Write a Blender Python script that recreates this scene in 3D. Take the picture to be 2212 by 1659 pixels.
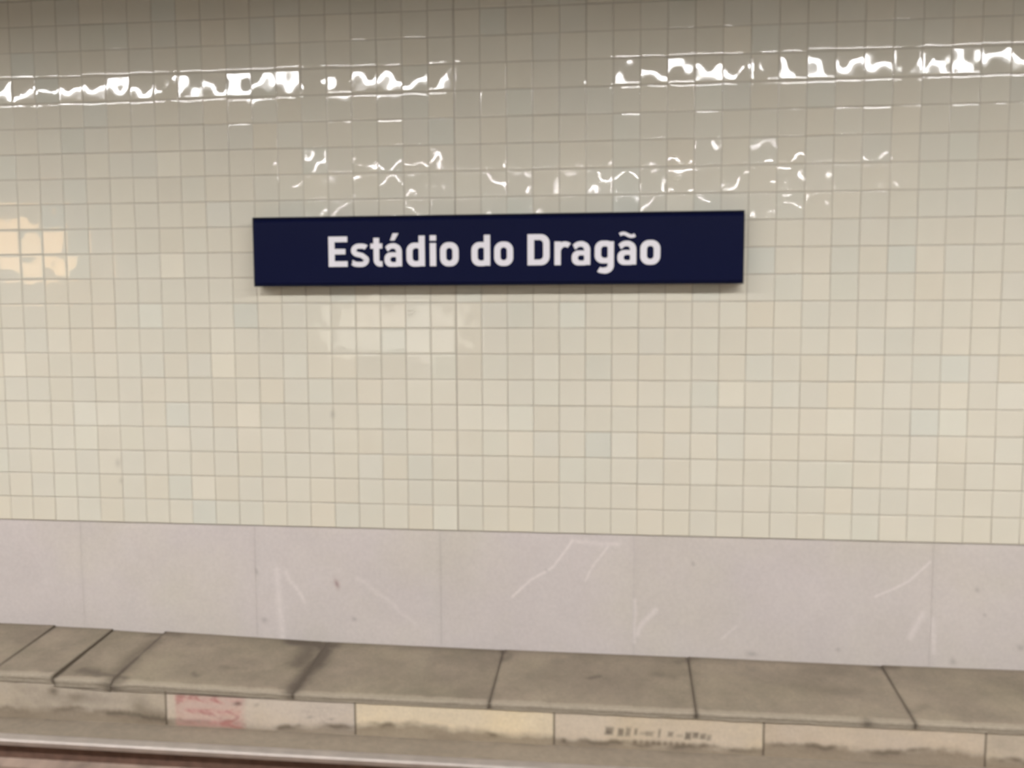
import bpy, bmesh, math, random
import numpy as np
from mathutils import Matrix, Vector

for o in list(bpy.data.objects):
    bpy.data.objects.remove(o)
C = bpy.context.scene.collection
sc = bpy.context.scene

# ------------------------------------------------------------------ camera, world, exposure
cam = bpy.data.cameras.new('camera')
cam.sensor_fit = 'HORIZONTAL'
cam.sensor_width = 36.0
cam.lens = 36.0 * 2000.0 / 2212.0
cam.clip_start = 0.05
cam.dof.use_dof = True
cam.dof.focus_distance = 30.0
cam.dof.aperture_fstop = cam.lens / 1000.0 / 0.019      # soft hand-held phone picture
co = bpy.data.objects.new('camera', cam)
C.objects.link(co)
PX, PY, PZ, RX, RY, RZ = 0.95538745, -5.32128887, 1.35629397, -0.0892633282, 0.00410720216, 0.117826636
def rot(rx, ry, rz):
    c, s = math.cos, math.sin
    yaw = Matrix(((c(rz), -s(rz), 0), (s(rz), c(rz), 0), (0, 0, 1)))
    pit = Matrix(((1, 0, 0), (0, c(rx), -s(rx)), (0, s(rx), c(rx))))
    rol = Matrix(((c(ry), 0, s(ry)), (0, 1, 0), (-s(ry), 0, c(ry))))
    return yaw @ pit @ rol
Rm = rot(RX, RY, RZ)
right, fwd, up = Rm.col[0], Rm.col[1], Rm.col[2]
M = Matrix((right, up, -fwd)).transposed().to_4x4()
M.translation = Vector((PX, PY, PZ))
co.matrix_world = M
sc.camera = co

w = bpy.data.worlds.new('world'); sc.world = w
w.use_nodes = True
w.node_tree.nodes['Background'].inputs[0].default_value = (0.5, 0.48, 0.44, 1)
w.node_tree.nodes['Background'].inputs[1].default_value = 0.03
sc.view_settings.view_transform = 'Standard'
sc.view_settings.look = 'None'
sc.view_settings.gamma = 1.0
sc.view_settings.use_curve_mapping = False
sc.view_settings.exposure = 0.0
try:
    sc.cycles.max_bounces = 6
    sc.cycles.diffuse_bounces = 3
    sc.cycles.sample_clamp_indirect = 6.0
except Exception:
    pass

LAMP = 60.0            # radiance of the near row of lamps
LAMP2 = 165.0           # far row
LAMP_COL = (1.0, 0.985, 0.985)

rng = np.random.default_rng(11)
random.seed(4)

# ------------------------------------------------------------------ helpers
def new_obj(name, me, mat=None, parent=None):
    o = bpy.data.objects.new(name, me)
    C.objects.link(o)
    if mat is not None:
        for m in (mat if isinstance(mat, (list, tuple)) else [mat]):
            me.materials.append(m)
    if parent is not None:
        o.parent = parent
    return o

def thing(name, label, cat, loc=(0, 0, 0), group=None):
    o = bpy.data.objects.new(name, None)
    o.empty_display_size = 0.1
    C.objects.link(o); o.location = loc
    tag(o, label, cat, group)
    return o

def tag(o, label, cat, group=None):
    o['label'] = label; o['category'] = cat
    if group: o['group'] = group
    return o

def struct(o):
    o['kind'] = 'structure'
    return o

class MB:
    def __init__(s): s.v = []; s.f = []
    def box(s, x0, x1, y0, y1, z0, z1):
        n = len(s.v)
        s.v += [(x, y, z) for z in (z0, z1) for y in (y0, y1) for x in (x0, x1)]
        s.f += [tuple(n + i for i in q) for q in ((0, 2, 3, 1), (4, 5, 7, 6), (0, 1, 5, 4), (2, 6, 7, 3), (0, 4, 6, 2), (1, 3, 7, 5))]
    def prism_x(s, prof, x0, x1):           # profile of (y, z), extruded along x
        n = len(s.v); k = len(prof)
        s.v += [(x0, y, z) for y, z in prof] + [(x1, y, z) for y, z in prof]
        s.f += [tuple(n + i for i in range(k))[::-1], tuple(n + k + i for i in range(k))]
        for i in range(k):
            j = (i + 1) % k
            s.f.append((n + i, n + j, n + k + j, n + k + i))
    def cyl(s, p, r, h, n=16, axis='z'):
        b = len(s.v)
        for t in (0, h):
            for i in range(n):
                a = 2 * math.pi * i / n
                d = {'z': (r * math.cos(a), r * math.sin(a), t), 'y': (r * math.cos(a), t, r * math.sin(a)), 'x': (t, r * math.cos(a), r * math.sin(a))}[axis]
                s.v.append((p[0] + d[0], p[1] + d[1], p[2] + d[2]))
        s.f.append(tuple(b + i for i in range(n))[::-1]); s.f.append(tuple(b + n + i for i in range(n)))
        for i in range(n):
            j = (i + 1) % n
            s.f.append((b + i, b + j, b + n + j, b + n + i))
    def build(s, name, mat, parent=None, bevel=0.0, seg=2, smooth=False):
        me = bpy.data.meshes.new(name)
        me.from_pydata(s.v, [], s.f)
        bm = bmesh.new(); bm.from_mesh(me)
        bmesh.ops.recalc_face_normals(bm, faces=bm.faces)
        if bevel:
            bmesh.ops.bevel(bm, geom=list(bm.edges), offset=bevel, segments=seg, affect='EDGES', profile=0.5)
        bm.to_mesh(me); bm.free()
        if smooth:
            for p in me.polygons: p.use_smooth = True
        return new_obj(name, me, mat, parent)

def _hash(ix, iy, seed):
    h = (ix * 374761393 + iy * 668265263 + seed * 1442695041) & 0xFFFFFFFF
    h = ((h ^ (h >> 13)) * 1274126177) & 0xFFFFFFFF
    return ((h ^ (h >> 16)) & 0xFFFF) / 65535.0
def vnoise(x, y, seed=0):
    x = np.asarray(x, float); y = np.asarray(y, float)
    ix = np.floor(x).astype(np.int64); iy = np.floor(y).astype(np.int64)
    fx = x - ix; fy = y - iy
    fx = fx * fx * (3 - 2 * fx); fy = fy * fy * (3 - 2 * fy)
    a = _hash(ix, iy, seed); b = _hash(ix + 1, iy, seed); c = _hash(ix, iy + 1, seed); d = _hash(ix + 1, iy + 1, seed)
    return (a * (1 - fx) + b * fx) * (1 - fy) + (c * (1 - fx) + d * fx) * fy
def fbm(x, y, seed=0, o=4):
    s = 0; a = 0.5; t = 0
    for k in range(o):
        s = s + a * vnoise(x * 2 ** k, y * 2 ** k, seed + k * 17); t += a; a *= 0.55
    return s / t
def seg_dist(x, y, P):
    d = np.full(np.shape(x), 1e9)
    for (ax, ay), (bx, by) in zip(P[:-1], P[1:]):
        vx, vy = bx - ax, by - ay
        t = np.clip(((x - ax) * vx + (y - ay) * vy) / (vx * vx + vy * vy + 1e-12), 0, 1)
        d = np.minimum(d, np.hypot(x - ax - t * vx, y - ay - t * vy))
    return d
def gauss(d, s): return np.exp(-(d / s) ** 2)
def srgb(r, g, b):
    f = lambda c: (c / 255 / 12.92) if c / 255 <= 0.04045 else ((c / 255 + 0.055) / 1.055) ** 2.4
    return np.array([f(r), f(g), f(b)])
def mix(a, b, t):
    t = np.asarray(t)[..., None]
    return a * (1 - t) + b * t

def grid_mesh(name, P, cols, smooth=True, extra=None):
    """P: (n, m, 3) points, cols (n, m, 3); optional extra MB gives the plain remaining faces"""
    n, m = P.shape[:2]
    v = P.reshape(-1, 3)
    idx = np.arange(n * m).reshape(n, m)
    q = np.stack([idx[:-1, :-1], idx[1:, :-1], idx[1:, 1:], idx[:-1, 1:]], -1).reshape(-1, 4)
    nv = len(v)
    faces = q.tolist()
    verts = v.tolist()
    c = cols.reshape(-1, 3)
    if extra is not None:
        ev, ef, ec = extra
        faces += [[nv + i for i in f] for f in ef]
        verts += [list(t) for t in ev]
        c = np.vstack([c, np.tile(ec, (len(ev), 1))])
    me = bpy.data.meshes.new(name)
    me.from_pydata(verts, [], faces)
    at = me.attributes.new('col', 'FLOAT_COLOR', 'POINT')
    at.data.foreach_set('color', np.hstack([c, np.ones((len(c), 1))]).astype(np.float32).ravel())
    if smooth:
        me.polygons.foreach_set('use_smooth', [True] * len(q) + [False] * (len(faces) - len(q)))
    me.update()
    return me

# ------------------------------------------------------------------ materials
def mat(name, col=(0.5, 0.5, 0.5), rough=0.5, metal=0.0, attr=None, noise=None, bump=None, spec=0.5, ior=1.5, emit=None):
    m = bpy.data.materials.new(name); m.use_nodes = True
    nt = m.node_tree; b = nt.nodes['Principled BSDF']
    b.inputs['Base Color'].default_value = (*col, 1)
    b.inputs['Roughness'].default_value = rough
    b.inputs['Metallic'].default_value = metal
    b.inputs['IOR'].default_value = ior
    b.inputs['Specular IOR Level'].default_value = spec
    tc = nt.nodes.new('ShaderNodeTexCoord')
    src = None
    if attr:
        a = nt.nodes.new('ShaderNodeAttribute'); a.attribute_name = attr
        src = a.outputs['Color']
    if noise:
        scale, amt = noise
        n = nt.nodes.new('ShaderNodeTexNoise'); n.inputs['Scale'].default_value = scale
        n.inputs['Detail'].default_value = 5
        nt.links.new(tc.outputs['Object'], n.inputs['Vector'])
        mr = nt.nodes.new('ShaderNodeMapRange')
        mr.inputs['From Min'].default_value = 0.25; mr.inputs['From Max'].default_value = 0.75
        mr.inputs['To Min'].default_value = 1 - amt; mr.inputs['To Max'].default_value = 1 + amt
        nt.links.new(n.outputs['Fac'], mr.inputs['Value'])
        mm = nt.nodes.new('ShaderNodeVectorMath'); mm.operation = 'SCALE'
        if src is not None: nt.links.new(src, mm.inputs[0])
        else: mm.inputs[0].default_value = col
        nt.links.new(mr.outputs['Result'], mm.inputs['Scale'])
        src = mm.outputs['Vector']
    if src is not None: nt.links.new(src, b.inputs['Base Color'])
    if bump:
        scale, dist = bump
        n = nt.nodes.new('ShaderNodeTexNoise'); n.inputs['Scale'].default_value = scale
        n.inputs['Detail'].default_value = 6
        nt.links.new(tc.outputs['Object'], n.inputs['Vector'])
        bp = nt.nodes.new('ShaderNodeBump'); bp.inputs['Distance'].default_value = dist
        nt.links.new(n.outputs['Fac'], bp.inputs['Height'])
        nt.links.new(bp.outputs['Normal'], b.inputs['Normal'])
    if emit:
        b.inputs['Emission Color'].default_value = (*emit[0], 1)
        b.inputs['Emission Strength'].default_value = emit[1]
    return m

M_tile = mat('glazed_tile', attr='col', rough=0.03, ior=1.5)
M_grout = mat('grout', (0.44, 0.405, 0.335), 0.9, noise=(6, 0.15))
M_stone = mat('grey_stone', attr='col', rough=0.5, noise=(55, 0.05), bump=(90, 0.0006))
M_slab = mat('dusty_concrete', attr='col', rough=0.85, noise=(60, 0.10), bump=(80, 0.002))
M_kerb = mat('pale_kerb_concrete', attr='col', rough=0.8, noise=(50, 0.07), bump=(70, 0.002))
M_floor = mat('track_bed_concrete', attr='col', rough=0.9, noise=(25, 0.12), bump=(50, 0.004))
M_navy = mat('navy_enamel', (0.0042, 0.0060, 0.030), 0.36, spec=0.07)
M_navy_dark = mat('dark_navy_rail', (0.003, 0.004, 0.016), 0.5, spec=0.15)
M_black = mat('black_cap', (0.008, 0.008, 0.012), 0.6)
M_white = mat('white_vinyl', (0.78, 0.765, 0.81), 0.5)
M_galv = mat('galvanised_bracket', (0.35, 0.35, 0.35), 0.4, 0.9)
M_railtop = mat('polished_rail_steel', (0.46, 0.41, 0.37), 0.48, 0.75, noise=(12, 0.12))
M_rustf = mat('rusty_rail_foot', (0.24, 0.175, 0.135), 0.9, noise=(9, 0.35))
M_rust = mat('rusty_rail_steel', (0.12, 0.066, 0.045), 0.85, noise=(18, 0.3))
M_plat = mat('platform_paving', (0.20, 0.19, 0.18), 0.6, noise=(4, 0.1))
M_ceil = mat('ceiling_concrete', (0.17, 0.16, 0.15), 0.9, noise=(2, 0.1))
M_far = mat('far_wall_plaster', (0.14, 0.135, 0.125), 0.8, noise=(2, 0.08))
M_house = mat('lamp_housing', (0.55, 0.55, 0.55), 0.5)
M_diff = mat('lamp_diffuser', (0.8, 0.8, 0.8), 0.5, emit=(LAMP_COL, LAMP))
M_diff2 = mat('far_lamp_diffuser', (0.8, 0.8, 0.8), 0.5, emit=(LAMP_COL, LAMP2))
M_warm = mat('added_warm_panel', (0.8, 0.6, 0.4), 0.5, emit=((1.0, 0.62, 0.30), 6.0))
M_pale = mat('added_pale_panel', (0.8, 0.8, 0.8), 0.5, emit=((1.0, 0.93, 0.78), 1.8))
M_frame = mat('dark_frame', (0.05, 0.05, 0.05), 0.4)

# ------------------------------------------------------------------ tiled wall
P = 0.15                     # tile module, metres
ROWS = 27
TILE_BASE = srgb(212, 207, 191)
def build_tiles():
    V = []; F = []; Cc = []; nv = 0
    uf = np.array([-1, -0.955, -0.8, -0.6, -0.4, -0.2, 0, 0.2, 0.4, 0.6, 0.8, 0.955, 1.0])
    uc = np.array([-1, -0.955, 0.955, 1.0])
    for c in range(-92, 92):
        fine = -30 <= c <= 32
        for r in range(ROWS):
            u = uf if (fine and r < 25) else uc
            k = len(u)
            gh = 0.0020 + 0.0006 * rng.random(); gv = 0.0014 + 0.0006 * rng.random()
            x0, x1 = c * P + gv, (c + 1) * P - gv
            if c == 0: x0 += 0.0022
            if c == -1: x1 -= 0.0022
            z0, z1 = r * P + gh, (r + 1) * P - gh
            cx, cz, hx, hz = (x0 + x1) / 2, (z0 + z1) / 2, (x1 - x0) / 2, (z1 - z0) / 2
            U, W = np.meshgrid(u, u, indexing='ij')
            # uneven pressed-glass face: slope terms, a few tenths of a degree
            a = rng.normal(0, 1, 9)
            s = 0.5 * P * 0.0056
            h = s * (0.55 * a[0] * U + 0.55 * a[1] * W + 0.55 * a[2] * (U * U) + 0.8 * (a[3] + 0.5) * (W * W) + 0.8 * a[4] * U * W
                     + 0.5 * a[5] * U ** 3 + 0.45 * a[6] * W ** 3 + 0.55 * a[7] * U * U * W
                     + 0.30 * np.sin(3.3 * U + 6.28 * rng.random()) * np.cos(2.6 * W + 6.28 * rng.random()) * 1.6)
            edge = (np.abs(U) > 0.99) | (np.abs(W) > 0.99)
            h = h - 0.00028 * edge
            y = -h                                # outwards is -y
            Pn = np.stack([cx + hx * U, y, cz + hz * W], -1).reshape(-1, 3)
            idx = np.arange(k * k).reshape(k, k)
            q = np.stack([idx[:-1, :-1], idx[1:, :-1], idx[1:, 1:], idx[:-1, 1:]], -1).reshape(-1, 4)
            ring = np.concatenate([idx[:-1, 0], idx[-1, :-1], idx[1:, -1][::-1], idx[0, 1:][::-1]])
            back = Pn[ring].copy(); back[:, 1] = 0.006
            nb = len(ring); bi = k * k + np.arange(nb)
            sk = np.stack([ring, bi, np.roll(bi, -1), np.roll(ring, -1)], -1)
            V.append(Pn); V.append(back)
            F.append(q + nv); F.append(sk + nv)
            g = rng.normal(0, 1, 3)
            col = TILE_BASE * (1 + 0.012 * g[0]) * (1 + 0.008 * np.array([g[1], 0.2 * g[2], -g[1] + 0.8 * g[2]]))
            if rng.random() < 0.05: col = col * 1.05
            if rng.random() < 0.10: col = col * np.array([0.975, 1.0, 1.015])
            cc = np.tile(col, (k * k + nb, 1))
            if fine:                               # small grey scuffs on single tiles
                xx = np.concatenate([Pn[:, 0], back[:, 0]]); zz = np.concatenate([Pn[:, 2], back[:, 2]])
                for (sx, sz, rr, am) in ((-0.752, 0.688, 0.022, 0.25), (-2.124, 0.372, 0.025, 0.22), (-2.108, 0.262, 0.018, 0.22)):
                    dd = np.hypot((xx - sx) * 1.6, zz - sz)
                    cc *= (1 - am * gauss(dd, rr))[:, None]
            Cc.append(cc)
            nv += k * k + nb
    V = np.vstack(V); F = np.vstack(F); Cc = np.vstack(Cc)
    nt_ = len(F)
    # grout bed behind the tiles
    gx0, gx1, gz1 = -92 * P, 92 * P, ROWS * P
    gb = np.array([[gx0, 0.0022, 0.0], [gx1, 0.0022, 0.0], [gx1, 0.0022, gz1], [gx0, 0.0022, gz1],
                   [gx0, 0.25, 0.0], [gx1, 0.25, 0.0], [gx1, 0.25, gz1], [gx0, 0.25, gz1]])
    gf = np.array([[0, 1, 2, 3], [5, 4, 7, 6], [4, 5, 1, 0], [3, 2, 6, 7], [4, 0, 3, 7], [1, 5, 6, 2]]) + nv
    V = np.vstack([V, gb]); F = np.vstack([F, gf]); Cc = np.vstack([Cc, np.tile([0.2, 0.2, 0.2], (8, 1))])
    me = bpy.data.meshes.new('wall_back')
    me.vertices.add(len(V)); me.vertices.foreach_set('co', V.astype(np.float32).ravel())
    me.loops.add(F.size); me.loops.foreach_set('vertex_index', F.astype(np.int32).ravel())
    me.polygons.add(len(F)); me.polygons.foreach_set('loop_start', np.arange(0, F.size, 4, dtype=np.int32))
    me.polygons.foreach_set('loop_total', np.full(len(F), 4, dtype=np.int32))
    me.polygons.foreach_set('material_index', np.array([0] * nt_ + [1] * 6, dtype=np.int32))
    me.polygons.foreach_set('use_smooth', np.array([True] * nt_ + [False] * 6))
    at = me.attributes.new('col', 'FLOAT_COLOR', 'POINT')
    at.data.foreach_set('color', np.hstack([Cc, np.ones((len(Cc), 1))]).astype(np.float32).ravel())
    me.update(calc_edges=True); me.validate()
    return struct(new_obj('wall_back', me, [M_tile, M_grout]))
build_tiles()

# ------------------------------------------------------------------ stone band under the tiles
VEINS = [([(0.674, -0.048), (0.565, -0.203), (0.442, -0.277), (0.32, -0.393)], 0.007, 0.9),
         ([(0.89, -0.069), (0.796, -0.196), (0.756, -0.281)], 0.006, 0.7),
         ([(0.674, -0.042), (0.822, -0.06), (0.957, -0.05)], 0.012, 0.55),
         ([(1.045, -0.382), (1.041, -0.647)], 0.009, 0.7),
         ([(1.16, -0.448), (1.081, -0.534), (1.062, -0.59)], 0.016, 0.75),
         ([(2.684, -0.113), (2.564, -0.236), (2.391, -0.323)], 0.006, 0.9),
         ([(2.645, -0.421), (2.587, -0.558)], 0.018, 0.6),
         ([(2.708, -0.445), (2.722, -0.633)], 0.014, 0.6),
         ([(-1.119, -0.269), (-1.109, -0.70)], 0.022, 0.55),
         ([(-1.067, -0.282), (-0.963, -0.466)], 0.014, 0.55),
         ([(-0.626, -0.311), (-0.4, -0.475), (-0.259, -0.585)], 0.012, 0.35),
         ([(1.624, -0.527), (1.547, -0.599)], 0.006, 0.5)]
SPOTS = [(-0.751, -0.349, 0.013, 0.026, (0.55, 0.42, 0.42)), (-0.646, -0.565, 0.018, 0.012, None), (-1.216, -0.592, 0.02, 0.016, None),
         (1.374, -0.16, 0.010, 0.014, None), (2.942, -0.264, 0.012, 0.014, None), (2.987, -0.408, 0.009, 0.009, None),
         (2.829, -0.683, 0.016, 0.02, None), (3.183, -0.587, 0.018, 0.016, None), (1.718, -0.685, 0.03, 0.014, None),
         (-1.256, -0.287, 0.008, 0.02, None), (0.525, -0.225, 0.007, 0.007, None), (2.20, -0.64, 0.012, 0.01, None)]
def build_band():
    V = []; F = []; Cc = []; nv = 0
    joints = [-13.8] + [-2.394 - 1.13 * k for k in range(9, 0, -1)] + [-2.394, -1.262, -0.11, 1.035, 2.70] + [2.70 + 1.13 * k for k in range(1, 10)] + [13.8]
    for j0, j1 in zip(joints[:-1], joints[1:]):
        fine = j1 > -4 and j0 < 4.6
        n = max(2, int((j1 - j0) / (0.0065 if fine else 0.3)))
        m = 110 if fine else 3
        gap = 0.0006
        xs = np.linspace(j0 + gap, j1 - gap, n); zs = np.linspace(-1.02, -0.003, m)
        X, Z = np.meshgrid(xs, zs, indexing='ij')
        base = srgb(198, 190, 186) * (1 + 0.012 * rng.normal())
        f1 = fbm(X * 3.1, Z * 3.1, 3); f2 = fbm(X * 11, Z * 11, 8)
        col = base * (0.93 + 0.09 * f1 + 0.05 * f2)[..., None]
        col = mix(col, col * np.array([1.0, 1.01, 0.94]), np.clip(fbm(X * 1.7, Z * 2.2, 21) * 2 - 0.7, 0, 1))
        if fine:
            wob = (fbm(X * 9, Z * 9, 40) - 0.5) * 0.03
            for pl, wd, am in VEINS:
                d = seg_dist(X + wob, Z + wob, pl)
                col = mix(col, np.minimum(base * 1.26, 0.85), am * 0.95 * gauss(d, wd))
            for sx, sz, rx, rz, cc in SPOTS:
                d = np.hypot((X - sx + 0.3 * (Z - sz)) / rx, (Z - sz) / rz)
                col = col * (1 - gauss(d, 1.0)[..., None] * (1 - np.array(cc if cc else (0.72, 0.72, 0.72))))
            col = col * (1 - 0.035 * gauss(X - j0, 0.02) - 0.035 * gauss(X - j1, 0.02))[..., None]
        Y = np.full_like(X, 0.006) + 0.0006 * (f2 - 0.5)
        Pn = np.stack([X, Y, Z], -1).reshape(-1, 3)
        idx = np.arange(n * m).reshape(n, m)
        q = np.stack([idx[:-1, :-1], idx[1:, :-1], idx[1:, 1:], idx[:-1, 1:]], -1).reshape(-1, 4)
        ring = np.concatenate([idx[:-1, 0], idx[-1, :-1], idx[1:, -1][::-1], idx[0, 1:][::-1]])
        bk = Pn[ring].copy(); bk[:, 1] = 0.03; nb = len(ring); bi = n * m + np.arange(nb)
        sk = np.stack([ring, bi, np.roll(bi, -1), np.roll(ring, -1)], -1)
        V += [Pn, bk]; F += [q + nv, sk + nv]; Cc += [col.reshape(-1, 3), np.tile(base, (nb, 1))]
        nv += n * m + nb
    bx = np.array([[-13.8, 0.0085, -1.02], [13.8, 0.0085, -1.02], [13.8, 0.0085, 0], [-13.8, 0.0085, 0],
                   [-13.8, 0.25, -1.02], [13.8, 0.25, -1.02], [13.8, 0.25, 0], [-13.8, 0.25, 0]])
    gf = np.array([[0, 1, 2, 3], [5, 4, 7, 6], [4, 5, 1, 0], [3, 2, 6, 7], [4, 0, 3, 7], [1, 5, 6, 2]]) + nv
    V.append(bx); F.append(gf); Cc.append(np.tile([0.42, 0.40, 0.39], (8, 1)))
    V = np.vstack(V); F = np.vstack(F); Cc = np.vstack(Cc)
    me = bpy.data.meshes.new('baseboard_back')
    me.from_pydata(V.tolist(), [], F.tolist())
    at = me.attributes.new('col', 'FLOAT_COLOR', 'POINT')
    at.data.foreach_set('color', np.hstack([Cc, np.ones((len(Cc), 1))]).astype(np.float32).ravel())
    me.update()
    struct(new_obj('baseboard_back', me, M_stone))
build_band()

# ------------------------------------------------------------------ station name sign
def build_sign():
    X0, X1, Z0, Z1 = -1.180, 1.620, 1.447, 1.846
    zc = (Z0 + Z1) / 2
    t = thing('station_name_sign', 'long navy blue station name sign with white lettering fixed to the tiled wall', 'sign', ((X0 + X1) / 2, 0, Z0))
    ox, oz = t.location.x, t.location.z
    def L(mb):
        mb.v = [(x - ox, y, z - oz) for x, y, z in mb.v]; return mb
    FY = -0.0905
    b = MB()
    prof = [(-0.030, Z1 - 0.004), (-0.078, Z1 - 0.004), (-0.080, Z1 - 0.0095), (-0.0805, Z1 - 0.012), (-0.0865, Z1 - 0.021), (FY, Z1 - 0.029),
            (FY, Z0 + 0.020), (-0.086, Z0 + 0.012), (-0.082, Z0 + 0.006), (-0.076, Z0 + 0.003), (-0.030, Z0 + 0.003)]
    b.prism_x(prof, X0 + 0.006, X1 - 0.006)
    L(b).build('face_panel', M_navy, t)
    b = MB(); b.box(X0, X1, -0.088, -0.028, Z1 - 0.004, Z1)
    b.box(X0, X1, -0.088, -0.080, Z1 - 0.0085, Z1 - 0.0035)
    L(b).build('top_rail', M_navy_dark, t)
    b = MB(); b.box(X0, X1, -0.088, -0.028, Z0, Z0 + 0.003); b.box(X0, X1, -0.090, -0.084, Z0, Z0 + 0.009)
    L(b).build('bottom_rail', M_navy_dark, t)
    for a, c in ((X0, X0 + 0.006), (X1 - 0.006, X1)):
        b = MB(); b.box(a, c, -0.0915, -0.028, Z0 + 0.0, Z1 - 0.0)
        L(b).build('end_cap', M_black, t, bevel=0.001, seg=1)
    for xx in (X0 + 0.35, 0.22, X1 - 0.35):
        b = MB(); b.box(xx - 0.03, xx + 0.03, -0.030, 0.001, Z0 + 0.08, Z1 - 0.08)
        L(b).build('mounting_bracket', M_galv, t)

    W = 0.0345; HX = 0.131; HC = 0.173
    class G:                                # one letter: pieces of outline, extruded a little off the panel
        def __init__(s): s.v = []; s.f = []; s.n = 0
        def strip(s, A, B, closed=False):
            d = 0.0016 + 0.00012 * s.n; s.n += 1
            n = len(s.v); k = len(A)
            for p, q in zip(A, B):
                s.v += [(p[0], -d, p[1]), (q[0], -d, q[1]), (p[0], 0, p[1]), (q[0], 0, q[1])]
            for i in range(k if closed else k - 1):
                a = n + 4 * i; c = n + 4 * ((i + 1) % k)
                s.f += [(a, a + 1, c + 1, c), (a, c, c + 2, a + 2), (a + 1, a + 3, c + 3, c + 1)]
            if not closed:
                e = n + 4 * (k - 1)
                s.f += [(n, n + 2, n + 3, n + 1), (e, e + 1, e + 3, e + 2)]
        def stroke(s, pts, w=W):
            A = []; B = []; w2 = w / 2 if not isinstance(w, (list, tuple)) else None
            for i, p in enumerate(pts):
                a = pts[max(0, i - 1)]; c = pts[min(len(pts) - 1, i + 1)]
                dx, dz = c[0] - a[0], c[1] - a[1]; l = math.hypot(dx, dz) or 1
                hw = w2 if w2 is not None else w[i] / 2
                A.append((p[0] - dz / l * hw, p[1] + dx / l * hw)); B.append((p[0] + dz / l * hw, p[1] - dx / l * hw))
            s.strip(A, B)
        def ring(s, o, i):
            s.strip(rr(*o), rr(*i), True)
        def rect(s, x0, x1, z0, z1):
            s.strip([(x0, z1), (x1, z1)], [(x0, z0), (x1, z0)])
        def quad(s, a, b, c, d):
            s.strip([a, b], [d, c])
    def rr(x0, x1, z0, z1, rad, rl=None, n=10):
        rl = rad if rl is None else rl
        P_ = []
        for cx, cz, r_, a0 in ((x1 - rad, z1 - rad, rad, 0), (x0 + rl, z1 - rl, rl, 90), (x0 + rl, z0 + rl, rl, 180), (x1 - rad, z0 + rad, rad, 270)):
            for k in range(n + 1):
                a = math.radians(a0 + 90 * k / n)
                P_.append((cx + r_ * math.cos(a), cz + r_ * math.sin(a)))
        return P_
    def arc(cx, cz, rx, rz, a0, a1, n=14):
        return [(cx + rx * math.cos(math.radians(a0 + (a1 - a0) * k / n)), cz + rz * math.sin(math.radians(a0 + (a1 - a0) * k / n))) for k in range(n + 1)]
    H = 0.030
    def gE(g):
        g.rect(0, 0.036, 0, HC); 
        g.rect(0.030, 0.112, HC - 0.032, HC); g.rect(0.030, 0.100, 0.071, 0.102); g.rect(0.030, 0.112, 0, 0.032)
    def gs(g):
        hw = 0.029
        p = [(0.006, 0.024)] + arc(0.040, 0.0385, 0.040, 0.0255, 215, 270, 6) + arc(0.055, 0.0385, 0.029, 0.0255, 270, 375, 12) \
            + [(0.060, 0.064), (0.040, 0.069)] + arc(0.044, 0.0925, 0.029, 0.0245, 255, 90, 14)[2:] + arc(0.058, 0.0925, 0.034, 0.0245, 88, 42, 6)
        g.stroke(p, hw)
    def gt(g):
        g.stroke([(0.036, 0.163), (0.036, 0.040)] + arc(0.058, 0.0385, 0.022, 0.0235, 180, 270, 8)[1:] + [(0.072, 0.015)], [W] * 2 + [W - 0.0005 * k for k in range(8)] + [0.030])
        g.rect(0, 0.072, HX - 0.029, HX)
    def ga(g):
        g.stroke([(0.012, 0.099)] + arc(0.048, 0.083, 0.036, 0.0335, 145, 90, 6) + arc(0.052, 0.083, 0.0335, 0.0335, 90, 0, 10)[1:] + [(0.0855, 0.0)], [0.030] * 8 + [0.031] * 4 + [0.0335] * 7)
        g.ring((0, 0.100, -0.002, 0.080, 0.030, 0.036), (0.034, 0.070, 0.024, 0.054, 0.010, 0.0145))
    def gacute(g): g.quad((0.050, 0.188), (0.084, 0.188), (0.060, 0.147), (0.034, 0.147))
    def gtilde(g):
        g.stroke([(0.012 + 0.083 * k / 20, 0.164 + 0.0075 * math.sin(2 * math.pi * (k / 20 * 0.98 + 0.01)) - 0.002 * (k / 20 - 0.5)) for k in range(21)], 0.019)
    def gd(g):
        g.ring((0, 0.098, -0.002, HX + 0.002, 0.030, 0.046), (0.0355, 0.073, 0.029, HX - 0.029, 0.012, 0.018))
        g.rect(0.0715, 0.107, 0, HC)
    def gi(g): g.rect(0, 0.036, 0, HX - 0.001); g.rect(0, 0.037, HC - 0.029, HC + 0.001)
    def go(g): g.ring((0, 0.107, -0.002, HX + 0.003, 0.047), (0.0355, 0.0715, 0.030, HX - 0.029, 0.0175))
    def gD(g): g.ring((0, 0.124, 0, HC, 0.050, 0.001), (0.037, 0.0875, 0.032, HC - 0.032, 0.022, 0.001))
    def gr(g):
        g.rect(0, 0.0355, 0, HX)
        g.stroke([(0.019, 0.078), (0.026, 0.096)] + arc(0.056, 0.0875, 0.029, 0.0285, 150, 90, 6) + arc(0.060, 0.083, 0.034, 0.033, 90, 48, 5), 0.030)
    def gg(g):
        g.ring((0, 0.098, 0.008, HX + 0.002, 0.030, 0.044), (0.0355, 0.073, 0.038, HX - 0.029, 0.012, 0.018))
        g.stroke([(0.0895, HX - 0.002), (0.0895, 0.0)] + arc(0.0545, -0.004, 0.035, 0.028, 0, -90, 10)[1:] + arc(0.046, -0.004, 0.036, 0.028, -90, -132, 5), [0.0345] * 12 + [0.031] * 6)
    Z = 1.5575
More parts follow.
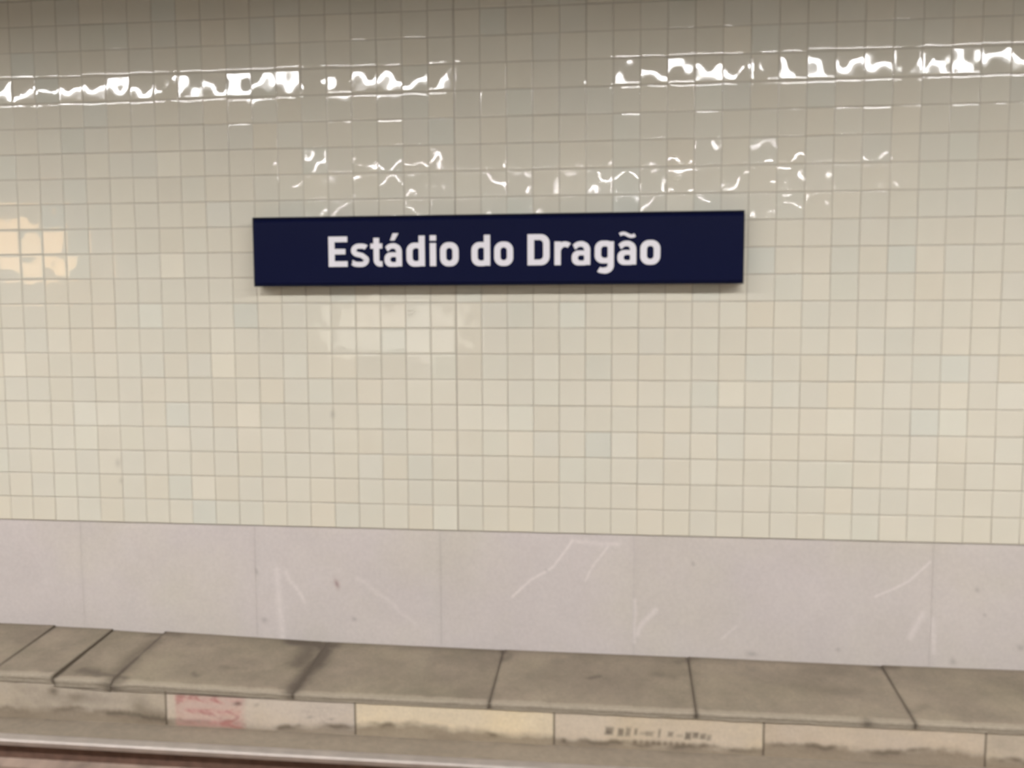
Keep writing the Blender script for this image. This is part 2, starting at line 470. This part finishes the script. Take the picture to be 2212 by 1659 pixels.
    def place(fs, x, z, sx=1.0):
        g = G()
        for f in fs: f(g)
        me = bpy.data.meshes.new('letter')
        me.from_pydata([(v[0] * sx, v[1], v[2]) for v in g.v], [], g.f)
        bm = bmesh.new(); bm.from_mesh(me); bmesh.ops.recalc_face_normals(bm, faces=bm.faces); bm.to_mesh(me); bm.free()
        o = new_obj('letter', me, M_white, t)
        o.location = (x - ox, FY, z - oz)
    seq = [((gE,), -0.727, 1.0), ((gs,), -0.594, 1.08), ((gt,), -0.479, 0.97), ((ga, gacute), -0.397, 1.0), ((gd,), -0.268, 1.0), ((gi,), -0.132, 1.0),
           ((go,), -0.073, 1.0), ((gd,), 0.108, 1.0), ((go,), 0.238, 1.01), ((gD,), 0.427, 1.01), ((gr,), 0.579, 1.0), ((ga,), 0.676, 1.01),
           ((gg,), 0.804, 1.0), ((ga, gtilde), 0.930, 1.02), ((go,), 1.056, 1.03)]
    for fs, x, sx in seq:
        place(fs, x, Z - 0.0012 * (x + 0.727) / 1.8, sx)
build_sign()

# ------------------------------------------------------------------ paving slabs on the ledge
SL = 0.115                    # fall of the ledge towards the track
YF = -0.622                   # front edge
STAINS = [([(-0.86, -0.02), (-0.79, -0.12), (-0.80, -0.25), (-0.83, -0.42), (-0.835, -0.60)], 0.055, 0.75),
          ([(-1.02, -0.015), (-0.78, -0.05)], 0.055, 0.7), ([(-0.90, -0.06), (-0.88, -0.28)], 0.075, 0.6),
          ([(-2.10, -0.50), (-1.90, -0.56), (-1.82, -0.585)], 0.035, 0.55), ([(-1.88, -0.12), (-1.88, -0.50)], 0.06, 0.45),
          ([(-1.92, -0.03), (-1.75, -0.03)], 0.04, 0.35), ([(-2.15, -0.1), (-2.12, -0.48)], 0.05, 0.18),
          ([(0.815, -0.29), (0.84, -0.275)], 0.018, 0.5), ([(1.16, -0.22), (1.27, -0.24)], 0.03, 0.25),
          ([(1.28, -0.07), (1.36, -0.03)], 0.03, 0.3), ([(2.02, -0.09), (2.16, -0.08)], 0.07, 0.28), ([(1.9, -0.28), (2.2, -0.33)], 0.05, 0.2),
          ([(-1.47, -0.48), (-1.43, -0.50)], 0.02, 0.4), ([(-1.33, -0.38), (-1.2, -0.39)], 0.02, 0.2),
          ([(0.26, -0.02), (0.31, -0.05), (0.29, -0.12)], 0.03, 0.4), ([(3.0, -0.12), (3.15, -0.2)], 0.09, 0.2),
          ([(2.47, -0.50), (2.54, -0.44)], 0.03, 0.25), ([(2.40, -0.02), (2.50, -0.03)], 0.03, 0.4), ([(-0.35, -0.03), (0.2, -0.02)], 0.03, 0.15)]
SLABS = [(-4.05, -2.975, -0.700, -0.698, 'paving slab cropped by the left edge of the photo'),
         (-2.975, -2.592, -0.676, -0.676, 'short tan paving slab with raised back edge at far left of the ledge'),
         (-2.592, -2.205, -0.683, -0.686, 'short tan paving slab between two slanting dark joints, second at the left'),
         (-2.205, -1.862, -0.694, -0.702, 'narrow grimy paving slab with a dark chipped front corner'),
         (-1.862, -0.812, -0.688, -0.714, 'tan paving slab above the pink paint, darkly stained at its right end'),
         (-0.812, 0.270, -0.713, -0.720, 'clean tan paving slab below the left half of the sign'),
         (0.270, 1.352, -0.718, -0.719, 'tan paving slab with one small dark spot, above the smudged black writing'),
         (1.352, 2.438, -0.716, -0.724, 'blotchy paving slab with brown patches near its middle'),
         (2.438, 3.520, -0.720, -0.716, 'brownish paving slab beside the slanting joint at the right end'),
         (3.520, 4.600, -0.714, -0.714, 'paving slab cropped by the right edge of the photo')]
def slab_stack(x0, x1, zl, zr, seed):
    gap = 0.0013
    n = max(12, int((x1 - x0) / 0.007)); m = 96
    xs = np.linspace(x0 + gap, x1 - gap, n)
    t = np.linspace(0, 1, m)
    X, T = np.meshgrid(xs, t, indexing='ij')
    Yt = 0.004 + (YF - 0.004) * T
    u = (X - x0) / (x1 - x0)
    zt = zl + (zr - zl) * u
    # every slab ends at about the same front height
    zf = -0.770 + (0.040 if x1 < -2.1 else 0.022 if x1 < -1.8 else 0.0)
    if x0 < -1.85 and x1 > -1.0: zf = -0.752 - 0.018 * u
    zf = zf + 0 * X
    Z = zt + (zf - zt) * T
    f1 = fbm(X * 4, Yt * 4 + seed, 5); f2 = fbm(X * 17, Yt * 17, 9)
    base = srgb(129, 117, 101)
    col = base * (0.66 + 0.50 * f1 + 0.22 * f2)[..., None]
    col = mix(col, col * np.array([0.98, 1.01, 0.95]), np.clip(fbm(X * 2.3, Yt * 3, 31) * 2 - 0.7, 0, 1))
    dark = np.zeros_like(X)
    wob = (fbm(X * 7, Yt * 7, 50) - 0.5) * 0.10
    for pl, wd, am in STAINS:
        dark = np.maximum(dark, am * gauss(seg_dist(X + wob, Yt + wob * 0.5, pl), wd))
    jw = 0.007 + 0.006 * vnoise(Yt * 14, X * 0, 33)
    e = 0.62 * gauss(X - x0, jw) + 0.62 * gauss(X - x1, jw)
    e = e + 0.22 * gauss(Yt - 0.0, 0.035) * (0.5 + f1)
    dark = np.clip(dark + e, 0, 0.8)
    blot = np.clip(fbm(X * 3.4 + 5, Yt * 5, 300) * 3.2 - 1.9, 0, 1) * 0.35
    col = mix(col, srgb(92, 80, 68), blot)
    col = mix(col, srgb(72, 62, 52), np.clip(dark * 1.15, 0, 0.85))
    # worn pale arris along the front
    worn = np.clip((T - 0.925 + 0.03 * (f2 - 0.5)) / 0.03, 0, 1)
    col = mix(col, srgb(170, 158, 140), 0.45 * worn * (1 - 0.8 * dark))
    Z = Z + 0.0012 * (f2 - 0.5)
    # chips in the front edge
    # front face: rows continuing down
    fr = np.linspace(0.0, 1.0, 9)[1:]
    nose = 0.044 if x1 < -1.8 else 0.034
    Yc = []; Zc = []; Cc = []
    for k, s_ in enumerate(fr):
        rough_ = 0.0025 * (vnoise(xs * 40, xs * 0 + k, 70) - 0.5)
        Yc.append(YF - 0.003 * math.sin(math.pi * min(1, s_ * 1.6)) + rough_)
        Zc.append(Z[:, -1] - nose * s_)
        ff = 0.82 + 0.25 * fbm(xs * 8, xs * 0 + k * 0.4, 77)
        cc = srgb(160, 149, 132) * ff[:, None]
        if k >= 7: cc = cc * 0.8
        Cc.append(cc)
    Yc = np.stack([y + 0 * xs for y in Yc], 1); Zc = np.stack(Zc, 1); Cc = np.stack(Cc, 1)
    fd = np.clip(1.0 * gauss(xs - x0, 0.014) + 1.0 * gauss(xs - x1, 0.014), 0, 1)[:, None]
    for sx, sw, am in ((-1.86, 0.06, 0.9), (2.205, 0.028, 0.75), (2.44, 0.02, 0.6), (-0.83, 0.03, 0.6)):
        fd = np.maximum(fd, am * gauss(xs - sx, sw)[:, None])
    Cc = mix(Cc, srgb(70, 60, 48), np.repeat(fd * 0.8, Cc.shape[1], 1))
    col[:, -6:] = mix(col[:, -6:], srgb(70, 60, 48), np.repeat(fd * 0.6, 6, 1))
    Pn = np.concatenate([np.stack([X, Yt, Z], -1), np.stack([np.repeat(xs[:, None], 8, 1), Yc, Zc], -1)], 1)
    col = np.concatenate([col, Cc], 1)
    # chip by the dark hole on the fourth slab
    ch = gauss(Pn[..., 0] + 1.84, 0.05) * gauss(Pn[..., 1] - YF, 0.022)
    Pn[..., 2] -= 0.018 * ch
    N, Mx = Pn.shape[:2]
    ring_l = [tuple(p) for p in Pn[0]]; ring_r = [tuple(p) for p in Pn[-1]]
    zb = -0.82
    ev = []; ef = []
    for side, rg in ((0, Pn[0]), (1, Pn[-1])):
        b0 = len(ev)
        for p in rg: ev.append(tuple(p))
        ev.append((rg[-1][0], 0.004, rg[-1][2])); 
        f = list(range(b0, b0 + len(rg) + 1))
        ef.append(f if side else f[::-1])
    b0 = len(ev)
    A, B = Pn[0, -1], Pn[-1, -1]
    ev += [tuple(A), tuple(B), (B[0], 0.004, B[2]), (A[0], 0.004, A[2])]; ef.append([b0, b0 + 1, b0 + 2, b0 + 3][::-1])
    return Pn, col, (ev, ef, srgb(100, 90, 76))
for i, (x0, x1, zl, zr, lab) in enumerate(SLABS):
    Pn, col, ex = slab_stack(x0, x1, zl, zr, i * 3.7)
    Pn = Pn - np.array([(x0 + x1) / 2, 0, 0]); ex = ([(a - (x0 + x1) / 2, b, c) for a, b, c in ex[0]], ex[1], ex[2])
    o = new_obj('paving_slab', grid_mesh('paving_slab', Pn, col, extra=ex), M_slab)
    o.location.x = (x0 + x1) / 2
    tag(o, lab, 'paving slab', 'paving slabs along the ledge')

# ------------------------------------------------------------------ kerb stones under the slabs
YK = -0.615
KERBS = [(-3.70, -2.62, (176, 164, 146), 'weathered kerb stone cropped by the left edge of the photo'),
         (-2.62, -1.545, (178, 166, 150), 'grey-stained kerb stone with a dark hole, left of the pink painted one'),
         (-1.545, -0.465, (200, 187, 172), 'pale kerb stone with faded pink paint scrawled over its left half'),
         (-0.465, 0.615, (220, 204, 176), 'bright cream kerb stone with wavy brown grime along its foot'),
         (0.615, 1.695, (204, 189, 168), 'pale kerb stone carrying a line of smudged black writing'),
         (1.695, 2.780, (196, 181, 162), 'beige kerb stone with rising brown grime, right of the black writing'),
         (2.780, 3.86, (192, 178, 158), 'kerb stone cropped by the right edge of the photo')]
MARKS = [(0.905, 0.030, 0.034, 0.85), (0.965, 0.022, 0.034, 0.8), (1.003, 0.020, 0.042, 0.6), (1.043, 0.012, 0.030, 0.75), (1.083, 0.03, 0.014, 0.35), (1.115, 0.028, 0.022, 0.55),
         (1.165, 0.010, 0.038, 0.6), (1.222, 0.020, 0.022, 0.7), (1.270, 0.024, 0.014, 0.35), (1.313, 0.022, 0.032, 0.95), (1.350, 0.022, 0.026, 0.8), (1.388, 0.022, 0.026, 0.75), (1.420, 0.018, 0.028, 0.5)]
def kerb(x0, x1, rgb, seed):
    gap = 0.0015
    n = int((x1 - x0) / 0.005); m = 44
    xs = np.linspace(x0 + gap, x1 - gap, n); zt = np.interp(xs, [-2.215, -2.195, -1.87, -1.85, -0.82, -0.80], [-0.772, -0.791, -0.791, -0.785, -0.803, -0.803])[:, None]
    X, T_ = np.meshgrid(xs, np.linspace(0, 1, m), indexing='ij')
    Z = zt + (-0.995 - zt) * T_
    f1 = fbm(X * 5, Z * 9, 60 + seed); f2 = fbm(X * 22, Z * 22, 66)
    base = srgb(*rgb)
    col = base * (0.88 + 0.16 * f1 + 0.08 * f2)[..., None]
    col = mix(col, col * np.array([1.03, 1.0, 0.90]), np.clip(fbm(X * 3, Z * 4, 90) * 2 - 0.8, 0, 1))
    # grime climbing from the foot
    hgt = -0.955 + 0.075 * (fbm(X[:, :1] * 3.2, X[:, :1] * 0 + 3.3, 101) - 0.40) + 0.03 * (fbm(X[:, :1] * 14, X[:, :1] * 0, 105) - 0.5)
    if seed == 3: hgt = hgt + 0.020 + 0.015 * np.sin((X[:, :1] + 0.4) * 6)
    if seed == 5: hgt = hgt + 0.03
    if seed <= 1: hgt = hgt + 0.02
    g = np.clip((hgt + 0.012 - Z) / 0.045, 0, 1) * (0.55 + 0.45 * f1)
    col = mix(col, srgb(134, 120, 102), np.clip(g, 0, 0.9))
    g2 = gauss(Z - (hgt - 0.010), 0.018) * np.clip(fbm(X * 7, Z * 14, 120) * 3.0 - 1.1, 0, 1)
    col = mix(col, srgb(84, 72, 56), 0.75 * g2)
    # blotches
    bl = np.clip(fbm(X * 4.2 + 9, Z * 7, 130 + seed) * 3 - 1.75, 0, 1) * (0.45 if seed <= 1 else 0.18)
    col = mix(col, srgb(120, 108, 92), bl)
    if seed == 2:      # pink paint
        msk = np.clip((X + 1.500) / 0.02, 0, 1) * np.clip((-1.075 - X) / 0.05, 0, 1) * np.clip((-0.800 - Z) / 0.01, 0, 1)
        scr = np.clip(fbm(X * 16 + 0.4 * np.sin(Z * 90), Z * 22, 140) * 2.6 - 0.85, 0, 1)
        rows = 0.55 + 0.45 * np.cos((Z + 0.835) * 2 * math.pi / 0.062)
        col = mix(col, srgb(196, 142, 134), msk * (0.30 + 0.55 * scr * rows))
        col = mix(col, srgb(150, 90, 84), msk * 0.6 * np.clip(scr * 2 - 1.2, 0, 1))
        for sx, sz, rx_, rz_, am in ((-1.130, -0.843, 0.024, 0.012, 0.75), (-1.02, -0.845, 0.014, 0.012, 0.3), (-0.72, -0.90, 0.016, 0.008, 0.45), (-0.60, -0.905, 0.018, 0.006, 0.4)):
            col = mix(col, srgb(90, 80, 70), am * gauss(np.hypot((X - sx - 0.8 * (Z - sz)) / rx_, (Z - sz) / rz_), 1.0))
    if seed == 1:
        for sx, sz, rx_, rz_, am in ((-2.21, -0.822, 0.030, 0.022, 0.7), (-2.07, -0.85, 0.06, 0.03, 0.35), (-1.70, -0.90, 0.05, 0.06, 0.35), (-1.60, -0.93, 0.10, 0.025, 0.4)):
            col = mix(col, srgb(80, 70, 56), am * gauss(np.hypot((X - sx) / rx_, (Z - sz) / rz_), 1.0))
    if seed == 4:      # illegible black lettering, worn away
        for k, (sx, w_, h_, am) in enumerate(MARKS):
            zc = -0.893 - 0.004 * math.sin(k * 1.7) - 0.010 * (sx - 0.9)
            dx = np.abs(X - sx - 0.15 * (Z - zc)) / (w_ / 1.6); dz = np.abs(Z - zc) / (h_ / 1.8)
            blk = np.clip(1.5 - np.maximum(dx, dz) * 1.0, 0, 0.8) / 0.8
            inner = 0.65 + 0.6 * fbm(X * 60, Z * 60, 170 + k)
            col = mix(col, srgb(66, 58, 52), am * blk * inner * (0.6 + 0.5 * f2))
        for k in range(9):
            sx = 1.04 + 0.031 * k
            col = mix(col, srgb(92, 78, 62), 0.7 * gauss(np.hypot((X - sx) / 0.013, (Z + 0.945) / 0.014), 1.0))
        col = mix(col, srgb(84, 72, 56), 0.7 * gauss(np.hypot((X - 0.668) / 0.014, (Z + 0.957) / 0.014), 1.0))
    e = gauss(X - x0, 0.006) + gauss(X - x1, 0.006)
    col = mix(col, srgb(86, 74, 60), np.clip(e * 0.7, 0, 0.8))
    lip_shade = gauss(Z - zt, 0.004) * np.clip(fbm(X * 3, X * 0, 150) * 3 - 1.0, 0, 1)  # patchy shadow line under the slab nosing, painted into the colour
    col = mix(col, srgb(80, 68, 56), 0.7 * lip_shade)
    Yv = YK - 0.0035 * f1 + 0.0015 * (f2 - 0.5)
    Pn = np.stack([X, Yv, Z], -1)
    ev = []; ef = []
    for side, rg in ((0, Pn[0]), (1, Pn[-1])):
        b0 = len(ev)
        for p in rg: ev.append(tuple(p))
        ev += [(rg[-1][0], -0.40, -0.995), (rg[-1][0], -0.40, rg[0][2])]
        f = list(range(b0, b0 + len(rg) + 2)); ef.append(f if side else f[::-1])
    b0 = len(ev); A, B = Pn[0, 0], Pn[-1, 0]
    ev += [tuple(A), tuple(B), (B[0], -0.40, B[2]), (A[0], -0.40, A[2]), (A[0], -0.40, -0.995), (B[0], -0.40, -0.995)]
    ef.append([b0, b0 + 1, b0 + 2, b0 + 3]); ef.append([b0 + 3, b0 + 2, b0 + 5, b0 + 4])
    return Pn, col, (ev, ef, srgb(110, 98, 82))
for i, (x0, x1, rgb, lab) in enumerate(KERBS):
    Pn, col, ex = kerb(x0, x1, rgb, i)
    cx = (x0 + x1) / 2
    Pn = Pn - np.array([cx, 0, 0]); ex = ([(a - cx, b, c) for a, b, c in ex[0]], ex[1], ex[2])
    o = new_obj('kerb_stone', grid_mesh('kerb_stone', Pn, col, extra=ex), M_kerb)
    o.location.x = cx
    tag(o, lab, 'kerb', 'kerb stones beside the track')
# concrete core carrying the slabs, behind the kerb stones
b = MB(); b.box(-13.8, 13.8, -0.40, 0.004, -1.0, -0.815)
struct(b.build('trim_1', M_ceil))
M_end = mat('ledge_concrete_plain', tuple(srgb(122, 111, 95)), 0.85, noise=(5, 0.2), bump=(80, 0.002))
b = MB()                     # plain continuation of the ledge past both edges of the view
for xa, xb, zz in ((-13.8, -4.06, -0.700), (4.61, 13.8, -0.714)):
    b.prism_x([(0.004, zz), (YF, zz - 0.056), (YF, zz - 0.090), (YF + 0.016, zz - 0.090), (YF + 0.016, -0.995), (0.004, -0.995)], xa, xb)
struct(b.build('trim_3', M_end))

# ------------------------------------------------------------------ track bed
def build_floor():
    xs = np.linspace(-4.2, 4.8, 700); ys = np.linspace(-0.59, -1.9, 150)
    X, Y = np.meshgrid(xs, ys, indexing='ij')
    f1 = fbm(X * 3, Y * 7, 200); f2 = fbm(X * 15, Y * 15, 210)
    col = srgb(134, 122, 106) * (0.84 + 0.2 * f1 + 0.12 * f2)[..., None]
    gr = gauss(Y + 0.60, 0.05) * np.clip(fbm(X * 4, Y * 4, 220) * 2.4 - 0.7, 0, 1)
    col = mix(col, srgb(96, 84, 66), 0.65 * gr)
    rust = np.clip((-1.00 - Y) / 0.06, 0, 1)
    rc = mix(np.broadcast_to(srgb(122, 92, 76), X.shape + (3,)), srgb(150, 118, 98) + 0 * X[..., None], np.clip(fbm(X * 5, Y * 9, 230) * 2.2 - 0.7, 0, 1))
    col = mix(col, rc, 0.8 * rust * (0.6 + 0.4 * f1))
    far = np.clip((-1.22 - Y) / 0.30, 0, 1)
    col = mix(col, srgb(150, 132, 112) * (0.85 + 0.25 * f2)[..., None], 0.95 * far)
    Z = -0.988 + 0.010 * (f1 - 0.5) + 0.004 * f2
    edge = (X <= xs[0] + 1e-6) | (X >= xs[-1] - 1e-6) | (Y < -1.899)
    Z = np.where(edge, -0.990, Z)
    Pn = np.stack([X, Y, Z], -1)
    ev = [(-13.8, -0.59, -0.99), (-4.2, -0.59, -0.99), (-4.2, -1.9, -0.99), (-13.8, -1.9, -0.99),
          (4.8, -0.59, -0.99), (13.8, -0.59, -0.99), (13.8, -1.9, -0.99), (4.8, -1.9, -0.99),
          (-13.8, -1.9, -0.99), (13.8, -1.9, -0.99), (13.8, -4.35, -0.99), (-13.8, -4.35, -0.99)]
    me = grid_mesh('floor', Pn[:, ::-1], col[:, ::-1], extra=(ev, [[0, 3, 2, 1], [4, 7, 6, 5], [8, 11, 10, 9]], srgb(142, 128, 112)))
    struct(new_obj('floor', me, M_floor))
build_floor()

# ------------------------------------------------------------------ running rail
def build_rail():
    t = thing('rail', 'steel track rail with shiny worn head running along the foot of the kerb', 'rail', (0, -1.096, -0.986))
    x0, x1 = -13.7, 13.7
    h = 0.138
    b = MB()
    b.prism_x([(-0.010, h - 0.042), (0.010, h - 0.042), (0.034, h - 0.034), (0.0355, h - 0.012), (0.030, h - 0.004), (0.014, h), (-0.014, h), (-0.030, h - 0.004), (-0.0355, h - 0.012), (-0.034, h - 0.034)], x0, x1)
    o = b.build('rail_head', M_railtop, t)
    b = MB(); b.prism_x([(-0.009, 0.02), (0.009, 0.02), (0.009, h - 0.04), (-0.009, h - 0.04)], x0, x1)
    b.build('rail_web', M_rust, t)
    b = MB(); b.prism_x([(-0.070, 0.0), (0.070, 0.0), (0.070, 0.010), (0.012, 0.026), (-0.012, 0.026), (-0.070, 0.010)], x0, x1)
    b.build('rail_foot', M_rustf, t)
build_rail()

# ------------------------------------------------------------------ the rest of the station (camera side)
ZC = 4.0
b = MB(); b.box(-13.8, 13.8, -13.0, 0.25, ZC, ZC + 0.2); struct(b.build('ceiling', M_ceil))
b = MB(); b.box(-13.8, 13.8, -13.0, -4.45, -1.0, -0.20); struct(b.build('floor_platform', M_plat))
b = MB(); b.box(-13.8, 13.8, -4.45, -4.30, -1.0, -0.19); struct(b.build('trim_2', M_kerb if False else M_plat))
b = MB(); b.box(-13.8, 13.8, -13.2, -13.0, -1.0, ZC + 0.2); struct(b.build('wall_front', M_far))
b = MB(); b.box(-14.0, -13.8, -13.2, 0.25, -1.0, ZC + 0.2); struct(b.build('wall_left', M_far))
b = MB(); b.box(13.8, 14.0, -13.2, 0.25, -1.0, ZC + 0.2); struct(b.build('wall_right', M_far))
b = MB(); b.box(-13.8, 13.8, -13.0, 0.25, -1.2, -1.0); struct(b.build('floor_slab', M_ceil))

def lamp(x, y, z, length, width, flange, mdiff, label, group):
    t = thing('ceiling_lamp', label, 'lamp', (x, y, z), group)
    l2, w2 = length / 2, width / 2
    b = MB(); b.prism_x([(-w2 - 0.012, -flange), (-w2 - 0.012, 0.03), (-w2 * 0.5, 0.075), (w2 * 0.5, 0.075), (w2 + 0.012, 0.03), (w2 + 0.012, -flange), (w2 + 0.002, -flange), (w2 + 0.002, 0.004), (-w2 - 0.002, 0.004), (-w2 - 0.002, -flange)], -l2 - 0.01, l2 + 0.01)
    b.build('housing', M_house, t)
    b = MB(); b.box(-l2, l2, -w2, w2, -0.004, 0.0035)
    b.build('diffuser', mdiff, t)
    for s in (-1, 1):
        b = MB(); b.cyl((s * l2 * 0.7, 0, 0.075), 0.006, ZC - z - 0.075, 8)
        b.build('suspension_rod', M_frame, t)
    return t
def lamp_copy(src, x, label=None):
    r = src.copy(); C.objects.link(r); r.location.x = x
    if label: r['label'] = label
    for ch in list(src.children):
        c = ch.copy(); C.objects.link(c); c.parent = r
    return r
near_x = [-9.65, -8.27, -6.89, -5.50, -4.155, -2.775, -1.28, 1.47, 2.845, 4.21, 5.60, 6.98, 8.36, 9.74]
l0 = lamp(near_x[0], -3.5, 3.46, 1.18, 0.36, 0.041, M_diff, 'white ceiling lamp of the row above the track, mirrored in the glossy tiles', 'ceiling lamps above the track')
for x in near_x[1:]: lamp_copy(l0, x)
far_x = [-4.2, -2.7, -1.2, 0.3, 1.8, 3.3, 4.8]
l1 = lamp(far_x[0], -10.8, 3.60, 1.25, 0.055, 0.002, M_diff2, 'white ceiling lamp of the row above the platform, mirrored faintly above the sign', 'ceiling lamps above the platform')
for x in far_x[1:]: lamp_copy(l1, x)
l2 = lamp(-4.6, -12.3, 3.27, 0.9, 0.05, 0.002, M_diff2, 'slim white ceiling lamp added near the far wall for glints just above the sign', 'slim ceiling lamps added near the far wall')
for x in (-3.2, -1.9, -0.4, 1.2, 2.4, 4.1): lamp_copy(l2, x)  # unseen extra row, added to spread the glints above the sign

def added_panel(x0, x1, z0, z1, m, label):  # unseen glowing panel, added to give the tiles soft warm and pale reflections
    t = thing('added_lit_panel', label, 'added lit panel', ((x0 + x1) / 2, -12.995, z0))
    cx = (x0 + x1) / 2
    b = MB(); b.box(x0 - cx - 0.05, x1 - cx + 0.05, 0, 0.12, -0.05, z1 - z0 + 0.05); b.build('casing', M_frame, t)
    b = MB(); b.box(x0 - cx, x1 - cx, 0.12, 0.125, 0, z1 - z0); b.build('panel', m, t)
added_panel(-12.4, -10.6, 1.9, 3.0, M_warm, 'warm orange lit panel added behind the platform to be mirrored in tiles left of the sign')
added_panel(-4.9, -2.0, 0.2, 1.25, M_pale, 'pale lit panel added behind the platform to be mirrored in tiles under the sign')
